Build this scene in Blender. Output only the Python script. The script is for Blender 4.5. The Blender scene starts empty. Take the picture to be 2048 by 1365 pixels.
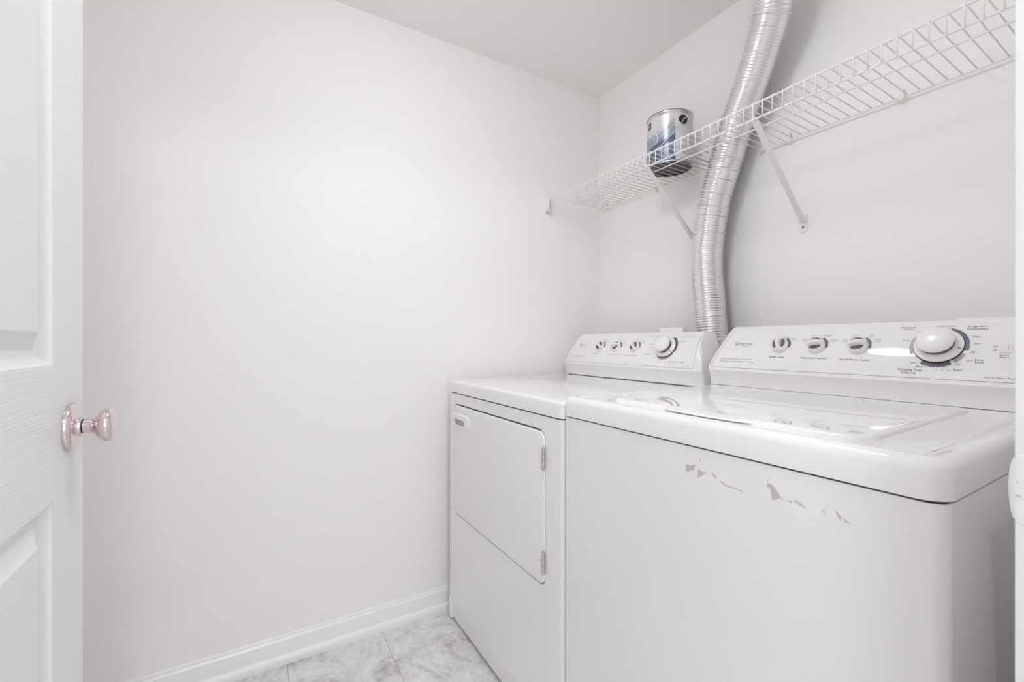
import bpy, bmesh, math, random
from mathutils import Vector, Matrix, noise

random.seed(7)
PI = math.pi
scene = bpy.context.scene
COL = scene.collection

# ------------------------------------------------------------------ camera, world, exposure
cam_d = bpy.data.cameras.new('camera')
cam = bpy.data.objects.new('camera', cam_d)
COL.objects.link(cam)
cam.location = (1.627, 0.0, 1.05)
cam.rotation_euler = (PI / 2, 0, math.radians(59.257))
cam_d.sensor_fit = 'HORIZONTAL'
cam_d.sensor_width = 36.0
cam_d.lens = 36.0 * 881.0 / 2048.0
cam_d.clip_start = 0.01
scene.camera = cam

world = bpy.data.worlds.new('world')
scene.world = world
world.use_nodes = True
world.node_tree.nodes['Background'].inputs[0].default_value = (1.0, 1.0, 1.0, 1)
world.node_tree.nodes['Background'].inputs[1].default_value = 0.3

vs = scene.view_settings
vs.view_transform = 'Standard'
vs.look = 'None'
vs.gamma = 1.0
vs.use_curve_mapping = False
vs.exposure = 0.09

LAMP_ROOM = 24.0        # emission of the flush ceiling lamp's glass dome
LAMP_HALL = 46.0        # emission of the hall lamp behind the camera
LAMP_POS = (0.90, 0.42)
HALL_POS = (2.40, -0.06)

# area light added behind an unseen hall window, brightens lower wall and appliance fronts
fill_d = bpy.data.lights.new('window_fill', 'AREA')
fill_d.shape = 'RECTANGLE'; fill_d.size = 1.5; fill_d.size_y = 1.5
fill_d.energy = 9.0
fill_d.color = (0.936, 0.979, 1.0)
window_fill = bpy.data.objects.new('window_fill', fill_d)
COL.objects.link(window_fill)
window_fill.location = (3.32, 0.15, 1.28)
window_fill.rotation_euler = (0, PI / 2, 0)

# ------------------------------------------------------------------ room dimensions
CEIL = 2.231
YB = 1.457              # back wall
YF = -0.62              # front wall (behind the open door)
XR = 1.525              # room face of the doorway wall
XH = 1.645              # hall face of the doorway wall
TW = 0.1                # thickness of other walls

# ------------------------------------------------------------------ materials
def mat_base(name):
    m = bpy.data.materials.new(name)
    m.use_nodes = True
    nt = m.node_tree
    return m, nt, nt.nodes['Principled BSDF']

def mat(name, col, rough=0.5, metal=0.0, spec=0.5, coat=0.0, bump=None, var=0.0, var_scale=3.0):
    """bump = (scale, strength, distance)"""
    m, nt, b = mat_base(name)
    b.inputs['Base Color'].default_value = (*col, 1)
    b.inputs['Roughness'].default_value = rough
    b.inputs['Metallic'].default_value = metal
    b.inputs['Specular IOR Level'].default_value = spec
    b.inputs['Coat Weight'].default_value = coat
    b.inputs['Coat Roughness'].default_value = 0.04
    tc = nt.nodes.new('ShaderNodeTexCoord')
    n = nt.nodes.new('ShaderNodeTexNoise')
    n.inputs['Scale'].default_value = var_scale
    n.inputs['Detail'].default_value = 1
    nt.links.new(tc.outputs['Object'], n.inputs['Vector'])
    mix = nt.nodes.new('ShaderNodeMix')
    mix.data_type = 'RGBA'
    mix.inputs[6].default_value = (*[c * (1 - var) for c in col], 1)
    mix.inputs[7].default_value = (*[min(1, c * (1 + var)) for c in col], 1)
    nt.links.new(n.outputs['Fac'], mix.inputs[0])
    nt.links.new(mix.outputs[2], b.inputs['Base Color'])
    if bump:
        n2 = nt.nodes.new('ShaderNodeTexNoise')
        n2.inputs['Scale'].default_value = bump[0]
        n2.inputs['Detail'].default_value = 1
        nt.links.new(tc.outputs['Object'], n2.inputs['Vector'])
        bp = nt.nodes.new('ShaderNodeBump')
        bp.inputs['Strength'].default_value = bump[1]
        bp.inputs['Distance'].default_value = bump[2]
        nt.links.new(n2.outputs['Fac'], bp.inputs['Height'])
        nt.links.new(bp.outputs['Normal'], b.inputs['Normal'])
    return m

def mat_grain(name, col, axis):
    """painted moulded-door skin with pressed wood grain running along one axis (0 = x, 2 = z)"""
    m, nt, b = mat_base(name)
    b.inputs['Base Color'].default_value = (*col, 1)
    b.inputs['Roughness'].default_value = 0.42
    tc = nt.nodes.new('ShaderNodeTexCoord')
    warp = nt.nodes.new('ShaderNodeTexNoise')
    warp.inputs['Scale'].default_value = 7.0
    nt.links.new(tc.outputs['Object'], warp.inputs['Vector'])
    sub = nt.nodes.new('ShaderNodeVectorMath'); sub.operation = 'SCALE'
    sub.inputs['Scale'].default_value = 0.016
    nt.links.new(warp.outputs['Color'], sub.inputs[0])
    add = nt.nodes.new('ShaderNodeVectorMath'); add.operation = 'ADD'
    nt.links.new(tc.outputs['Object'], add.inputs[0])
    nt.links.new(sub.outputs[0], add.inputs[1])
    mp = nt.nodes.new('ShaderNodeMapping')
    mp.inputs['Scale'].default_value = (7, 5, 300) if axis == 0 else (210, 5, 5)
    nt.links.new(add.outputs[0], mp.inputs['Vector'])
    n = nt.nodes.new('ShaderNodeTexNoise')
    n.inputs['Scale'].default_value = 1.0
    n.inputs['Detail'].default_value = 2
    nt.links.new(mp.outputs[0], n.inputs['Vector'])
    bp = nt.nodes.new('ShaderNodeBump')
    bp.inputs['Strength'].default_value = 0.42 if axis == 0 else 0.05
    bp.inputs['Distance'].default_value = 0.0018
    nt.links.new(n.outputs['Fac'], bp.inputs['Height'])
    nt.links.new(bp.outputs['Normal'], b.inputs['Normal'])
    return m

def mat_tile(name):
    m, nt, b = mat_base(name)
    tc = nt.nodes.new('ShaderNodeTexCoord')
    geo = nt.nodes.new('ShaderNodeObjectInfo')
    off = nt.nodes.new('ShaderNodeVectorMath'); off.operation = 'ADD'
    sc = nt.nodes.new('ShaderNodeVectorMath'); sc.operation = 'SCALE'
    nt.links.new(geo.outputs['Location'], sc.inputs[0]); sc.inputs['Scale'].default_value = 7.3
    nt.links.new(tc.outputs['Object'], off.inputs[0]); nt.links.new(sc.outputs[0], off.inputs[1])
    n1 = nt.nodes.new('ShaderNodeTexNoise')
    n1.inputs['Scale'].default_value = 7.0; n1.inputs['Detail'].default_value = 9
    n1.inputs['Roughness'].default_value = 0.65; n1.inputs['Distortion'].default_value = 1.6
    nt.links.new(off.outputs[0], n1.inputs['Vector'])
    n2 = nt.nodes.new('ShaderNodeTexNoise')
    n2.inputs['Scale'].default_value = 60.0; n2.inputs['Detail'].default_value = 5
    nt.links.new(off.outputs[0], n2.inputs['Vector'])
    cr = nt.nodes.new('ShaderNodeValToRGB')
    e = cr.color_ramp.elements
    e[0].position = 0.32; e[0].color = (0.47, 0.452, 0.446, 1)
    e[1].position = 0.72; e[1].color = (0.84, 0.832, 0.83, 1)
    x = cr.color_ramp.elements.new(0.5); x.color = (0.71, 0.697, 0.694, 1)
    nt.links.new(n1.outputs['Fac'], cr.inputs[0])
    mix = nt.nodes.new('ShaderNodeMix'); mix.data_type = 'RGBA'; mix.blend_type = 'OVERLAY'
    mix.inputs[0].default_value = 0.55
    nt.links.new(cr.outputs[0], mix.inputs[6]); nt.links.new(n2.outputs['Fac'], mix.inputs[7])
    nt.links.new(mix.outputs[2], b.inputs['Base Color'])
    b.inputs['Roughness'].default_value = 0.55
    bp = nt.nodes.new('ShaderNodeBump')
    bp.inputs['Strength'].default_value = 0.35; bp.inputs['Distance'].default_value = 0.0015
    nt.links.new(n1.outputs['Fac'], bp.inputs['Height'])
    nt.links.new(bp.outputs['Normal'], b.inputs['Normal'])
    return m

def mat_emit(name, col, strength):
    m, nt, b = mat_base(name)
    b.inputs['Base Color'].default_value = (*col, 1)
    b.inputs['Emission Color'].default_value = (*col, 1)
    b.inputs['Emission Strength'].default_value = strength
    return m

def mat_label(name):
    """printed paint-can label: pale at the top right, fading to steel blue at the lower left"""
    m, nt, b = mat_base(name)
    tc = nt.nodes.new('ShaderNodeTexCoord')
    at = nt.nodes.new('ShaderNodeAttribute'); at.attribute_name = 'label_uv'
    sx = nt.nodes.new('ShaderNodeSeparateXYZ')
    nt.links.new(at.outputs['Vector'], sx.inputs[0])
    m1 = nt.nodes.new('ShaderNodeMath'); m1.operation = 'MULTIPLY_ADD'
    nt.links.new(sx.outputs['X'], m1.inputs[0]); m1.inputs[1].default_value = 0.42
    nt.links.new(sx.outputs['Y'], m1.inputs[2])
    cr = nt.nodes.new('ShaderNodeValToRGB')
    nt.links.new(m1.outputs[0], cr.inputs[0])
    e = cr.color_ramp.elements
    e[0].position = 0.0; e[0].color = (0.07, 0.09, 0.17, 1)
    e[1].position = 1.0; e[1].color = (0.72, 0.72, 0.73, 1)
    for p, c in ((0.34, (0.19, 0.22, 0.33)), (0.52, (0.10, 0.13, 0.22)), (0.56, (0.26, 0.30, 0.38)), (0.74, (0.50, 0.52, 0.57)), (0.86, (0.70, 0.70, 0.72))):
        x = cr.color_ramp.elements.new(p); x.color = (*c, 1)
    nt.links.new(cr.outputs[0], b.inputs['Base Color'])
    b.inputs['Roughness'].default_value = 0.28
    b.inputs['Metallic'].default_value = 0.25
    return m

def mat_pane(name):
    m, nt, b = mat_base(name)
    tr = nt.nodes.new('ShaderNodeBsdfTransparent')
    gl = nt.nodes.new('ShaderNodeBsdfGlossy'); gl.inputs['Roughness'].default_value = 0.02
    mx = nt.nodes.new('ShaderNodeMixShader'); mx.inputs[0].default_value = 0.06
    nt.links.new(tr.outputs[0], mx.inputs[1]); nt.links.new(gl.outputs[0], mx.inputs[2])
    nt.links.new(mx.outputs[0], nt.nodes['Material Output'].inputs['Surface'])
    return m

WHITE = (0.926, 0.907, 0.901)
M = {
    'wall': mat('wall_paint', WHITE, 0.62, spec=0.35, bump=(260, 0.10, 0.001), var=0.008, var_scale=1.5),
    'ceiling': mat('ceiling_paint', (0.922, 0.900, 0.892), 0.9, spec=0.2, bump=(300, 0.1, 0.001), var=0.008),
    'trim': mat('trim_gloss_paint', (0.89, 0.885, 0.885), 0.3, bump=(40, 0.04, 0.001), var=0.005),
    'tile': mat_tile('stone_vinyl_tile'),
    'grout': mat('floor_joint', (0.40, 0.38, 0.37), 0.9),
    'enamel': mat('white_enamel', (0.85, 0.842, 0.839), 0.22, coat=0.35, var=0.004),
    'enamel_top': mat('glossy_white_enamel', (0.865, 0.857, 0.854), 0.018, coat=0.6, var=0.004),
    'plastic': mat('white_console_plastic', (0.855, 0.845, 0.841), 0.06, coat=0.3, var=0.004),
    'knob': mat('white_knob_plastic', (0.86, 0.845, 0.84), 0.22, var=0.004),
    'rib': mat('dark_grip_plastic', (0.14, 0.105, 0.112), 0.45, var=0.1, var_scale=200),
    'ink': mat('grey_printing_ink', (0.20, 0.165, 0.175), 0.5, var=0.03),
    'ink_lt': mat('pale_printing_ink', (0.36, 0.32, 0.325), 0.5, var=0.03),
    'blue': mat('blue_grey_dial_ink', (0.13, 0.135, 0.185), 0.4, var=0.03),
    'pink': mat('rose_grey_dial_ink', (0.47, 0.38, 0.39), 0.4, var=0.03),
    'gap_shade': mat('painted_gap_shade', (0.05, 0.045, 0.045), 0.9),  # dark colour stands in for shade inside narrow gaps
    'chip': mat('bare_primer_grey', (0.55, 0.52, 0.515), 0.6, var=0.05, var_scale=60),
    'hinge': mat('brushed_hinge_steel', (0.66, 0.64, 0.63), 0.35, metal=1.0, var=0.03),
    'nickel': mat('polished_rosy_nickel', (0.80, 0.69, 0.705), 0.08, metal=1.0, var=0.01),
    'black': mat('black_groove', (0.02, 0.015, 0.016), 0.5),
    'foil': mat('aluminium_foil', (0.90, 0.885, 0.89), 0.22, metal=1.0, bump=(90, 0.15, 0.0015), var=0.02, var_scale=30),
    'hoop': mat('bright_foil_crease', (0.95, 0.935, 0.935), 0.5, metal=0.6),
    'wire': mat('white_vinyl_coated_wire', (0.86, 0.845, 0.84), 0.35, var=0.004),
    'screw': mat('dull_screw_steel', (0.28, 0.25, 0.25), 0.4, metal=0.8),
    'canwhite': mat('white_can_label', (0.74, 0.73, 0.73), 0.3, var=0.01),
    'tin': mat('tin_plate', (0.66, 0.60, 0.61), 0.25, metal=1.0, var=0.03),
    'canbase': mat('shadow_painted_can_base', (0.045, 0.03, 0.03), 0.3, spec=0.6, var=0.3, var_scale=25),  # shadow on the bare metal underside is painted in as dark colour
    'canear': mat('dark_handle_ear', (0.025, 0.012, 0.014), 0.4),
    'label': mat_label('blue_can_label'),
    'steel': mat('steel_blue_label_ink', (0.25, 0.29, 0.37), 0.35, metal=0.2),
    'navy': mat('navy_label_ink', (0.05, 0.055, 0.13), 0.4),
    'purple': mat('purple_logo_ink', (0.07, 0.03, 0.12), 0.4),
    'door_h': mat_grain('door_paint_rail_grain', (0.80, 0.797, 0.797), 0),
    'door_v': mat_grain('door_paint_stile_grain', (0.80, 0.797, 0.797), 2),
    'glass_room': mat_emit('lit_opal_glass', (0.936, 0.979, 1.0), LAMP_ROOM),
    'glass_hall': mat_emit('lit_opal_glass_hall', (0.936, 0.979, 1.0), LAMP_HALL),
    'pane': mat_pane('window_glass'),
    'scuff': mat('wall_scuff', (0.83, 0.812, 0.806), 0.7, var=0.02),
}

# ------------------------------------------------------------------ helpers
ORIG = {}

def empty(name, loc, label=None, cat=None, group=None):
    o = bpy.data.objects.new(name, None)
    COL.objects.link(o)
    o.location = loc
    o.empty_display_size = 0.05
    ORIG[o.name] = Vector(loc)
    tag(o, label, cat, group)
    return o

def tag(o, label=None, cat=None, group=None, kind=None):
    if label: o['label'] = label
    if cat: o['category'] = cat
    if group: o['group'] = group
    if kind: o['kind'] = kind
    return o

def root_of(o):
    while o.parent: o = o.parent
    return o

def obj(name, bm, m, parent=None, origin=None, smooth=35, label=None, kind=None):
    """bm holds world coordinates; links it as one mesh object"""
    if parent is not None:
        org = ORIG[root_of(parent).name]
    else:
        org = Vector(origin) if origin is not None else Vector((0, 0, 0))
    bmesh.ops.translate(bm, verts=bm.verts[:], vec=-org)
    me = bpy.data.meshes.new(name)
    bm.to_mesh(me)
    bm.free()
    for p in me.polygons: p.use_smooth = smooth is not None
    if smooth is not None:
        me.set_sharp_from_angle(angle=math.radians(smooth))
    me.materials.append(M[m])
    o = bpy.data.objects.new(name, me)
    COL.objects.link(o)
    if parent is not None:
        o.parent = parent
    else:
        o.location = org
        ORIG[o.name] = org
    if label: o['label'] = label
    if kind: o['kind'] = kind
    return o

def NB(): return bmesh.new()

def fix(bm):
    bmesh.ops.recalc_face_normals(bm, faces=bm.faces[:])
    return bm

def box(bm, x0, x1, y0, y1, z0, z1, bev=0.0, seg=2):
    t = bmesh.new()
    vs_ = [t.verts.new((x, y, z)) for x in (x0, x1) for y in (y0, y1) for z in (z0, z1)]
    for f in ((0, 1, 3, 2), (4, 6, 7, 5), (0, 4, 5, 1), (2, 3, 7, 6), (0, 2, 6, 4), (1, 5, 7, 3)):
        t.faces.new([vs_[i] for i in f])
    bmesh.ops.recalc_face_normals(t, faces=t.faces[:])
    if bev > 0:
        bmesh.ops.bevel(t, geom=t.edges[:], offset=bev, segments=seg, profile=0.5, affect='EDGES')
    join(bm, t)
    return bm

def join(bm, t):
    me = bpy.data.meshes.new('tmp')
    t.to_mesh(me); t.free()
    bm.from_mesh(me)
    bpy.data.meshes.remove(me)

def rrect(x0, x1, y0, y1, r, seg=6):
    """counter-clockwise rounded rectangle; r may be a list (x0y0, x1y0, x1y1, x0y1)"""
    if not isinstance(r, (list, tuple)): r = [r] * 4
    pts = []
    for (cx, cy, sx, sy, a0, rr) in ((x0, y0, 1, 1, PI, r[0]), (x1, y0, -1, 1, 1.5 * PI, r[1]), (x1, y1, -1, -1, 0, r[2]), (x0, y1, 1, -1, .5 * PI, r[3])):
        rr = max(rr, 1e-4)
        for i in range(seg + 1):
            a = a0 + .5 * PI * i / seg
            pts.append((cx + sx * rr + rr * math.cos(a), cy + sy * rr + rr * math.sin(a)))
    return pts

def loft(bm, rings, cap0=True, cap1=True, closed=True):
    rv = [[bm.verts.new(p) for p in ring] for ring in rings]
    n = len(rv[0])
    for a, b in zip(rv, rv[1:]):
        for i in range(n if closed else n - 1):
            j = (i + 1) % n
            bm.faces.new((a[i], a[j], b[j], b[i]))
    if cap0: bm.faces.new(rv[0][::-1])
    if cap1: bm.faces.new(rv[-1])
    return rv

def lathe(bm, prof, mtx, seg=40):
    """prof: (radius, height) along local +z of mtx"""
    rings = []
    for r, h in prof:
        if r < 1e-6:
            rings.append([bm.verts.new(mtx @ Vector((0, 0, h)))])
        else:
            rings.append([bm.verts.new(mtx @ Vector((r * math.cos(2 * PI * i / seg), r * math.sin(2 * PI * i / seg), h))) for i in range(seg)])
    for a, b in zip(rings, rings[1:]):
        for i in range(seg):
            j = (i + 1) % seg
            if len(a) == 1 and len(b) == 1: continue
            if len(a) == 1: bm.faces.new((a[0], b[i], b[j]))
            elif len(b) == 1: bm.faces.new((a[i], b[0], a[j]))
            else: bm.faces.new((a[i], b[i], b[j], a[j]))
    return fix(bm)

def tube(bm, pts, r, seg=8, caps=True):
    pts = [Vector(p) for p in pts]
    up = Vector((0, 0, 1))
    rings = []
    prev = None
    for i, p in enumerate(pts):
        if i == 0: d = pts[1] - p
        elif i == len(pts) - 1: d = p - pts[i - 1]
        else: d = (pts[i + 1] - p).normalized() + (p - pts[i - 1]).normalized()
        d.normalize()
        if prev is None:
            ref = up if abs(d.dot(up)) < .9 else Vector((1, 0, 0))
            u = d.cross(ref).normalized()
        else:
            u = (prev - d * prev.dot(d)).normalized()
        prev = u
        v = d.cross(u)
        rings.append([p + (u * math.cos(2 * PI * k / seg) + v * math.sin(2 * PI * k / seg)) * r for k in range(seg)])
    t = bmesh.new()
    loft(t, rings, caps, caps)
    fix(t)
    join(bm, t)
    return bm

def prism(bm, pts, f0, f1):
    """pts 2-D outline; f0, f1 map (a, b) to 3-D at both ends"""
    t = bmesh.new()
    loft(t, [[f0(*p) for p in pts], [f1(*p) for p in pts]])
    fix(t)
    join(bm, t)
    return bm

def holed_plate(bm, outer, inner, f):
    """flat plate with one hole; f maps (a, b) to 3-D"""
    t = bmesh.new()
    es = []
    for loop in (outer, inner):
        v = [t.verts.new(f(*p)) for p in loop]
        for i in range(len(v)):
            es.append(t.edges.new((v[i], v[(i + 1) % len(v)])))
    bmesh.ops.triangle_fill(t, use_beauty=True, use_dissolve=False, edges=es)
    fix(t)
    join(bm, t)
    return bm

# ------------------------------------------------------------------ the room shell
def slab(name, b, m, parent=None, bev=0.0, kind='structure', label=None):
    bm = NB(); box(bm, *b, bev=bev)
    o = obj(name, bm, m, parent, origin=None if parent else (b[0], b[2], b[4]), smooth=None if bev == 0 else 35, label=label)
    if parent is None: o['kind'] = kind
    return o

floor = slab('floor', (-TW, XR + 0.07, YF - TW, YB + TW, -0.08, -0.004), 'grout', label='grey stone-look vinyl tile floor')
TS, TL = 0.3045, 0.609
tile_me = {}
nt_ = 0
for j in range(-4, 5):
    y0 = 0.104 + TS * j; y1 = y0 + TS
    y0c, y1c = max(y0, YF), min(y1, YB)
    if y1c - y0c < 0.01: continue
    for i in range(-1, 3):
        x0 = 0.585 + TL * i; x1 = x0 + TL
        x0c, x1c = max(x0, 0.0), min(x1, XR + 0.07)
        if x1c - x0c < 0.01: continue
        key = (round(x1c - x0c, 4), round(y1c - y0c, 4))
        if key not in tile_me:
            t = NB(); box(t, 0, key[0] - 0.0008, 0, key[1] - 0.0008, -0.004, 0.0, bev=0.0006, seg=1)
            me = bpy.data.meshes.new('floor_tile'); t.to_mesh(me); t.free()
            me.materials.append(M['tile']); tile_me[key] = me
        o = bpy.data.objects.new('floor_tile', tile_me[key])
        COL.objects.link(o); o.parent = floor
        o.location = Vector((x0c, y0c, 0)) - floor.location
        nt_ += 1

slab('ceiling', (-TW, XH, YF - TW, YB + TW, CEIL, CEIL + 0.1), 'ceiling', label='flat off-white ceiling')
wl = slab('wall_left', (-TW, 0.0, YF, YB + TW, -0.004, CEIL), 'wall', label='long plain white painted wall')
wb = slab('wall_back', (0.0, XR + 0.07, YB, YB + TW, -0.004, CEIL), 'wall', label='white painted wall behind the appliances')
slab('wall_front', (-TW, XR, YF - TW, YF, -0.004, CEIL), 'wall', label='white wall behind the open door')
# doorway wall: the pieces either side of the opening and above it
DY0, DY1, DTOP = -0.262, 0.570, 2.06
wr = empty('wall_right', (XR, DY1, 0)); wr['kind'] = 'structure'; wr['label'] = 'white wall that holds the doorway'
slab('wall_panel', (XR, XH, DY1, DY1 + 0.03, -0.004, CEIL), 'wall', wr)
slab('wall_panel', (XR + 0.07, XH, DY1 + 0.03, YB + TW, -0.004, CEIL), 'wall', wr)  # unseen stretch set back so more light reaches the washer's side
slab('wall_panel', (XR, XH, YF - TW, DY0 - 0.02, -0.004, CEIL), 'wall', wr)
slab('wall_panel', (XR, XH, DY0 - 0.02, DY1, DTOP, CEIL), 'wall', wr)
# faint marks on the long wall
bm = NB()
sc_pts = [(0.128 + 0.0542 * i, 0.564 + 0.00265 * i + random.uniform(-.003, .003)) for i in range(11)]
for (a, b), (c, d) in zip(sc_pts, sc_pts[1:]):
    if random.random() < 0.35: continue
    e0, e1 = random.uniform(0, .02), random.uniform(.004, .026)
    zz = (b + d) / 2 + random.uniform(-.0012, .0012)
    box(bm, -0.0005, 0.0002, a + e0, c - e1, zz - 0.0004, zz + 0.0004)
obj('scuff_mark', bm, 'scuff', wl, smooth=None)
for (y, z, r) in ((-0.02, 0.855, .0035), (0.235, 0.80, .003), (0.18, 1.50, .005), (0.195, 1.495, .004)):
    bm = NB(); lathe(bm, [(0, -.0005), (r, -.0005), (r * .8, .0004), (0, .0006)], Matrix.Translation((0, y, z)) @ Matrix.Rotation(PI / 2, 4, 'Y'), 10)
    obj('nail_pop', bm, 'wall', wl)

# door frame: jambs and head
def jamb(name, y0, y1, z1, label):
    bm = NB(); box(bm, XR, XH, y0, y1, 0, z1, bev=0.0015)
    o = obj(name, bm, 'trim', origin=(XR, y0, 0), label=label); o['kind'] = 'structure'
    return o
tr1 = jamb('trim_1', 0.550, DY1, DTOP, 'white painted door jamb with latch strike plate')
tr2 = jamb('trim_2', DY0 - 0.02, DY0, DTOP, 'white painted door jamb on the hinge side')
bm = NB(); box(bm, XR, XH, DY0, 0.550, DTOP - 0.02, DTOP, bev=0.0015)
o = obj('trim_3', bm, 'trim', origin=(XR, DY0, DTOP), label='white painted head of the door frame'); o['kind'] = 'structure'
# strike plate with a rounded lip that curls past the edge of the jamb
bm = NB()
prof = [(0.026, 0.0005), (0.008, 0.0005), (0.0015, 0.0010), (-0.0022, 0.003), (-0.0046, 0.0075)]      # (x past edge, y into jamb)
nz = 14
rings = []
for k in range(nz + 1):
    t = -1 + 2 * k / nz
    zc = 0.9262 + 0.0285 * t
    w = math.sqrt(max(0, 1 - (abs(t) ** 2.2)))
    ring = []
    for side in (0, 1):
        seq = prof if side == 0 else prof[::-1]
        for (px, py) in seq:
            xx = px if px > 0.002 else 0.002 + (px - 0.002) * w
            yy = py if px > 0.002 else 0.0010 + (py - 0.0010) * w
            ring.append((XR + xx, 0.550 - 0.0014 + yy + side * 0.0012, zc))
    rings.append(ring)
t = NB(); loft(t, rings); fix(t); join(bm, t)
sp = obj('strike_plate', bm, 'trim', tr1, label='painted-over strike plate with curled lip')
for z, xa, xb in ((0.9215, .0012, .0042), (0.9325, .0016, .0026)):
    bm = NB(); box(bm, XR + xa, XR + xb, 0.5478, 0.5492, z - .0009, z + .0009, bev=.0004, seg=1)
    obj('scratch', bm, 'chip', sp)

# baseboard along the long wall, with shoe moulding
def extrude_y(bm, prof, y0, y1):
    t = bmesh.new()
    loft(t, [[(x, y0, z) for x, z in prof], [(x, y1, z) for x, z in prof]])
    fix(t); join(bm, t)
bbp = [(0, 0), (.012, 0), (.012, .066), (.0105, .0695), (.0105, .0715), (.0085, .0745), (.0060, .0775), (.0055, .0815), (.0035, .0850), (0, .0865)]
bm = NB(); extrude_y(bm, bbp, YF, YB)
bb = obj('baseboard_left', bm, 'trim', origin=(0, YF, 0), smooth=25, label='white moulded baseboard along the long wall'); bb['kind'] = 'structure'
shp = [(.012, 0), (.0245, 0)] + [(.012 + .0125 * math.cos(a), .010 + .018 * math.sin(a)) for a in [i * PI / 16 for i in range(0, 9)]]
bm = NB(); extrude_y(bm, shp, YF, YB)
obj('shoe_moulding', bm, 'trim', bb)
def extrude_x(bm, prof, x0, x1, y, s):
    t = bmesh.new()
    loft(t, [[(x0, y + s * d, z) for d, z in prof], [(x1, y + s * d, z) for d, z in prof]])
    fix(t); join(bm, t)
bm = NB(); extrude_x(bm, bbp, 0.0245, XR, YB, -1)
o = obj('baseboard_back', bm, 'trim', origin=(0, YB, 0), smooth=25, label='white baseboard behind the appliances'); o['kind'] = 'structure'
bm = NB(); extrude_x(bm, bbp, 0.0245, XR, YF, 1)
o = obj('baseboard_front', bm, 'trim', origin=(0, YF, 0), smooth=25, label='white baseboard behind the open door'); o['kind'] = 'structure'

# hall on the camera's side of the doorway
HX, HY0, HY1 = 3.1, -1.3, 1.6
slab('floor_hall', (XR + 0.07, HX + TW, HY0 - TW, HY1 + TW, -0.08, 0.0), 'tile', label='stone-look floor of the hall')
slab('ceiling_hall', (XH, HX + TW, HY0 - TW, HY1 + TW, CEIL, CEIL + 0.1), 'ceiling', label='flat ceiling of the hall')
wy0, wy1, wz0, wz1 = -0.55, 0.85, 0.55, 1.98
wf = empty('wall_hall_far', (HX, HY0, 0)); wf['kind'] = 'structure'; wf['label'] = 'white far wall of the hall around the added window'
slab('wall_panel', (HX, HX + TW, HY0, wy0, 0, CEIL), 'wall', wf)
slab('wall_panel', (HX, HX + TW, wy1, HY1, 0, CEIL), 'wall', wf)
slab('wall_panel', (HX, HX + TW, wy0, wy1, 0, wz0), 'wall', wf)
slab('wall_panel', (HX, HX + TW, wy0, wy1, wz1, CEIL), 'wall', wf)
win = empty('added_window_1', (HX, wy0, wz0)); win['kind'] = 'structure'; win['label'] = 'white framed hall window added to let fill light in'  # unseen opening, added for the fill light outside it
for a, b_, c, d in ((wy0, wy1, wz0, wz0 + .05), (wy0, wy1, wz1 - .05, wz1), (wy0, wy0 + .05, wz0 + .05, wz1 - .05), (wy1 - .05, wy1, wz0 + .05, wz1 - .05), (wy0 + .05, wy1 - .05, 1.24, 1.28)):
    slab('window_frame', (HX + .02, HX + .08, a, b_, c, d), 'trim', win, bev=.004)
for c, d in ((wz0 + .05, 1.24), (1.28, wz1 - .05)):
    slab('pane', (HX + .048, HX + .052, wy0 + .05, wy1 - .05, c, d), 'pane', win)
slab('wall_hall_left', (XH, HX + TW, HY0 - TW, HY0, 0, CEIL), 'wall', label='white end wall of the hall')
slab('wall_hall_right', (XH, HX + TW, HY1, HY1 + TW, 0, CEIL), 'wall', label='white end wall of the hall opposite')

# ------------------------------------------------------------------ ceiling lamps
def lamp(x, y, m, label, r=0.155):
    t = empty('ceiling_light', (x, y, CEIL), label, 'ceiling lamp')
    bm = NB(); lathe(bm, [(0, 0), (r * .95, 0), (r, -.006), (r, -.022), (r * .97, -.026), (0, -.026)], Matrix.Translation((x, y, CEIL)), 48)
    obj('base', bm, 'trim', t)
    bm = NB(); lathe(bm, [(r * .94 * math.cos(a), -.0262 - .060 * math.sin(a)) for a in [i * PI / 24 for i in range(0, 13)]], Matrix.Translation((x, y, CEIL)), 48)
    obj('glass_dome', bm, m, t)
    bm = NB(); lathe(bm, [(.009, -.084), (.009, -.091), (.005, -.100), (0, -.102)], Matrix.Translation((x, y, CEIL)), 16)
    obj('finial', bm, 'nickel', t)
    return t
lamp(*LAMP_POS, 'glass_room', 'flush opal glass ceiling lamp in the laundry room')
lamp(*HALL_POS, 'glass_hall', 'flush opal glass ceiling lamp in the hall', r=0.19)

# ------------------------------------------------------------------ six-panel door, open at a right angle
DX0, DX1 = 0.712, 1.521
DF, DB = -0.220, -0.255           # face towards the camera, far face
door = empty('door_1', (DX1, DB, 0.012)); door['kind'] = 'structure'
door['label'] = 'white six-panel moulded door standing open with a nickel knob'
DZ0, DZ1 = 0.012, 2.040
cols = [(0.827, 1.060), (1.173, 1.406)]
rows = [(0.240, 0.8427), (1.0157, 1.640), (1.745, 1.930)]
def dbox(name, x0, x1, z0, z1, m):
    bm = NB(); box(bm, x0, x1, DB, DF, z0, z1)
    return obj(name, bm, m, door, smooth=None)
dbox('stile', DX0, cols[0][0], DZ0, DZ1, 'door_v')
dbox('stile', cols[1][1], DX1, DZ0, DZ1, 'door_v')
for a, b in ((DZ0, rows[0][0]), (rows[0][1], rows[1][0]), (rows[1][1], rows[2][0]), (rows[2][1], DZ1)):
    dbox('rail', cols[0][0], cols[1][1], a, b, 'door_h')
for z0, z1 in rows:
    dbox('stile', cols[0][1], cols[1][0], z0, z1, 'door_v')
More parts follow.
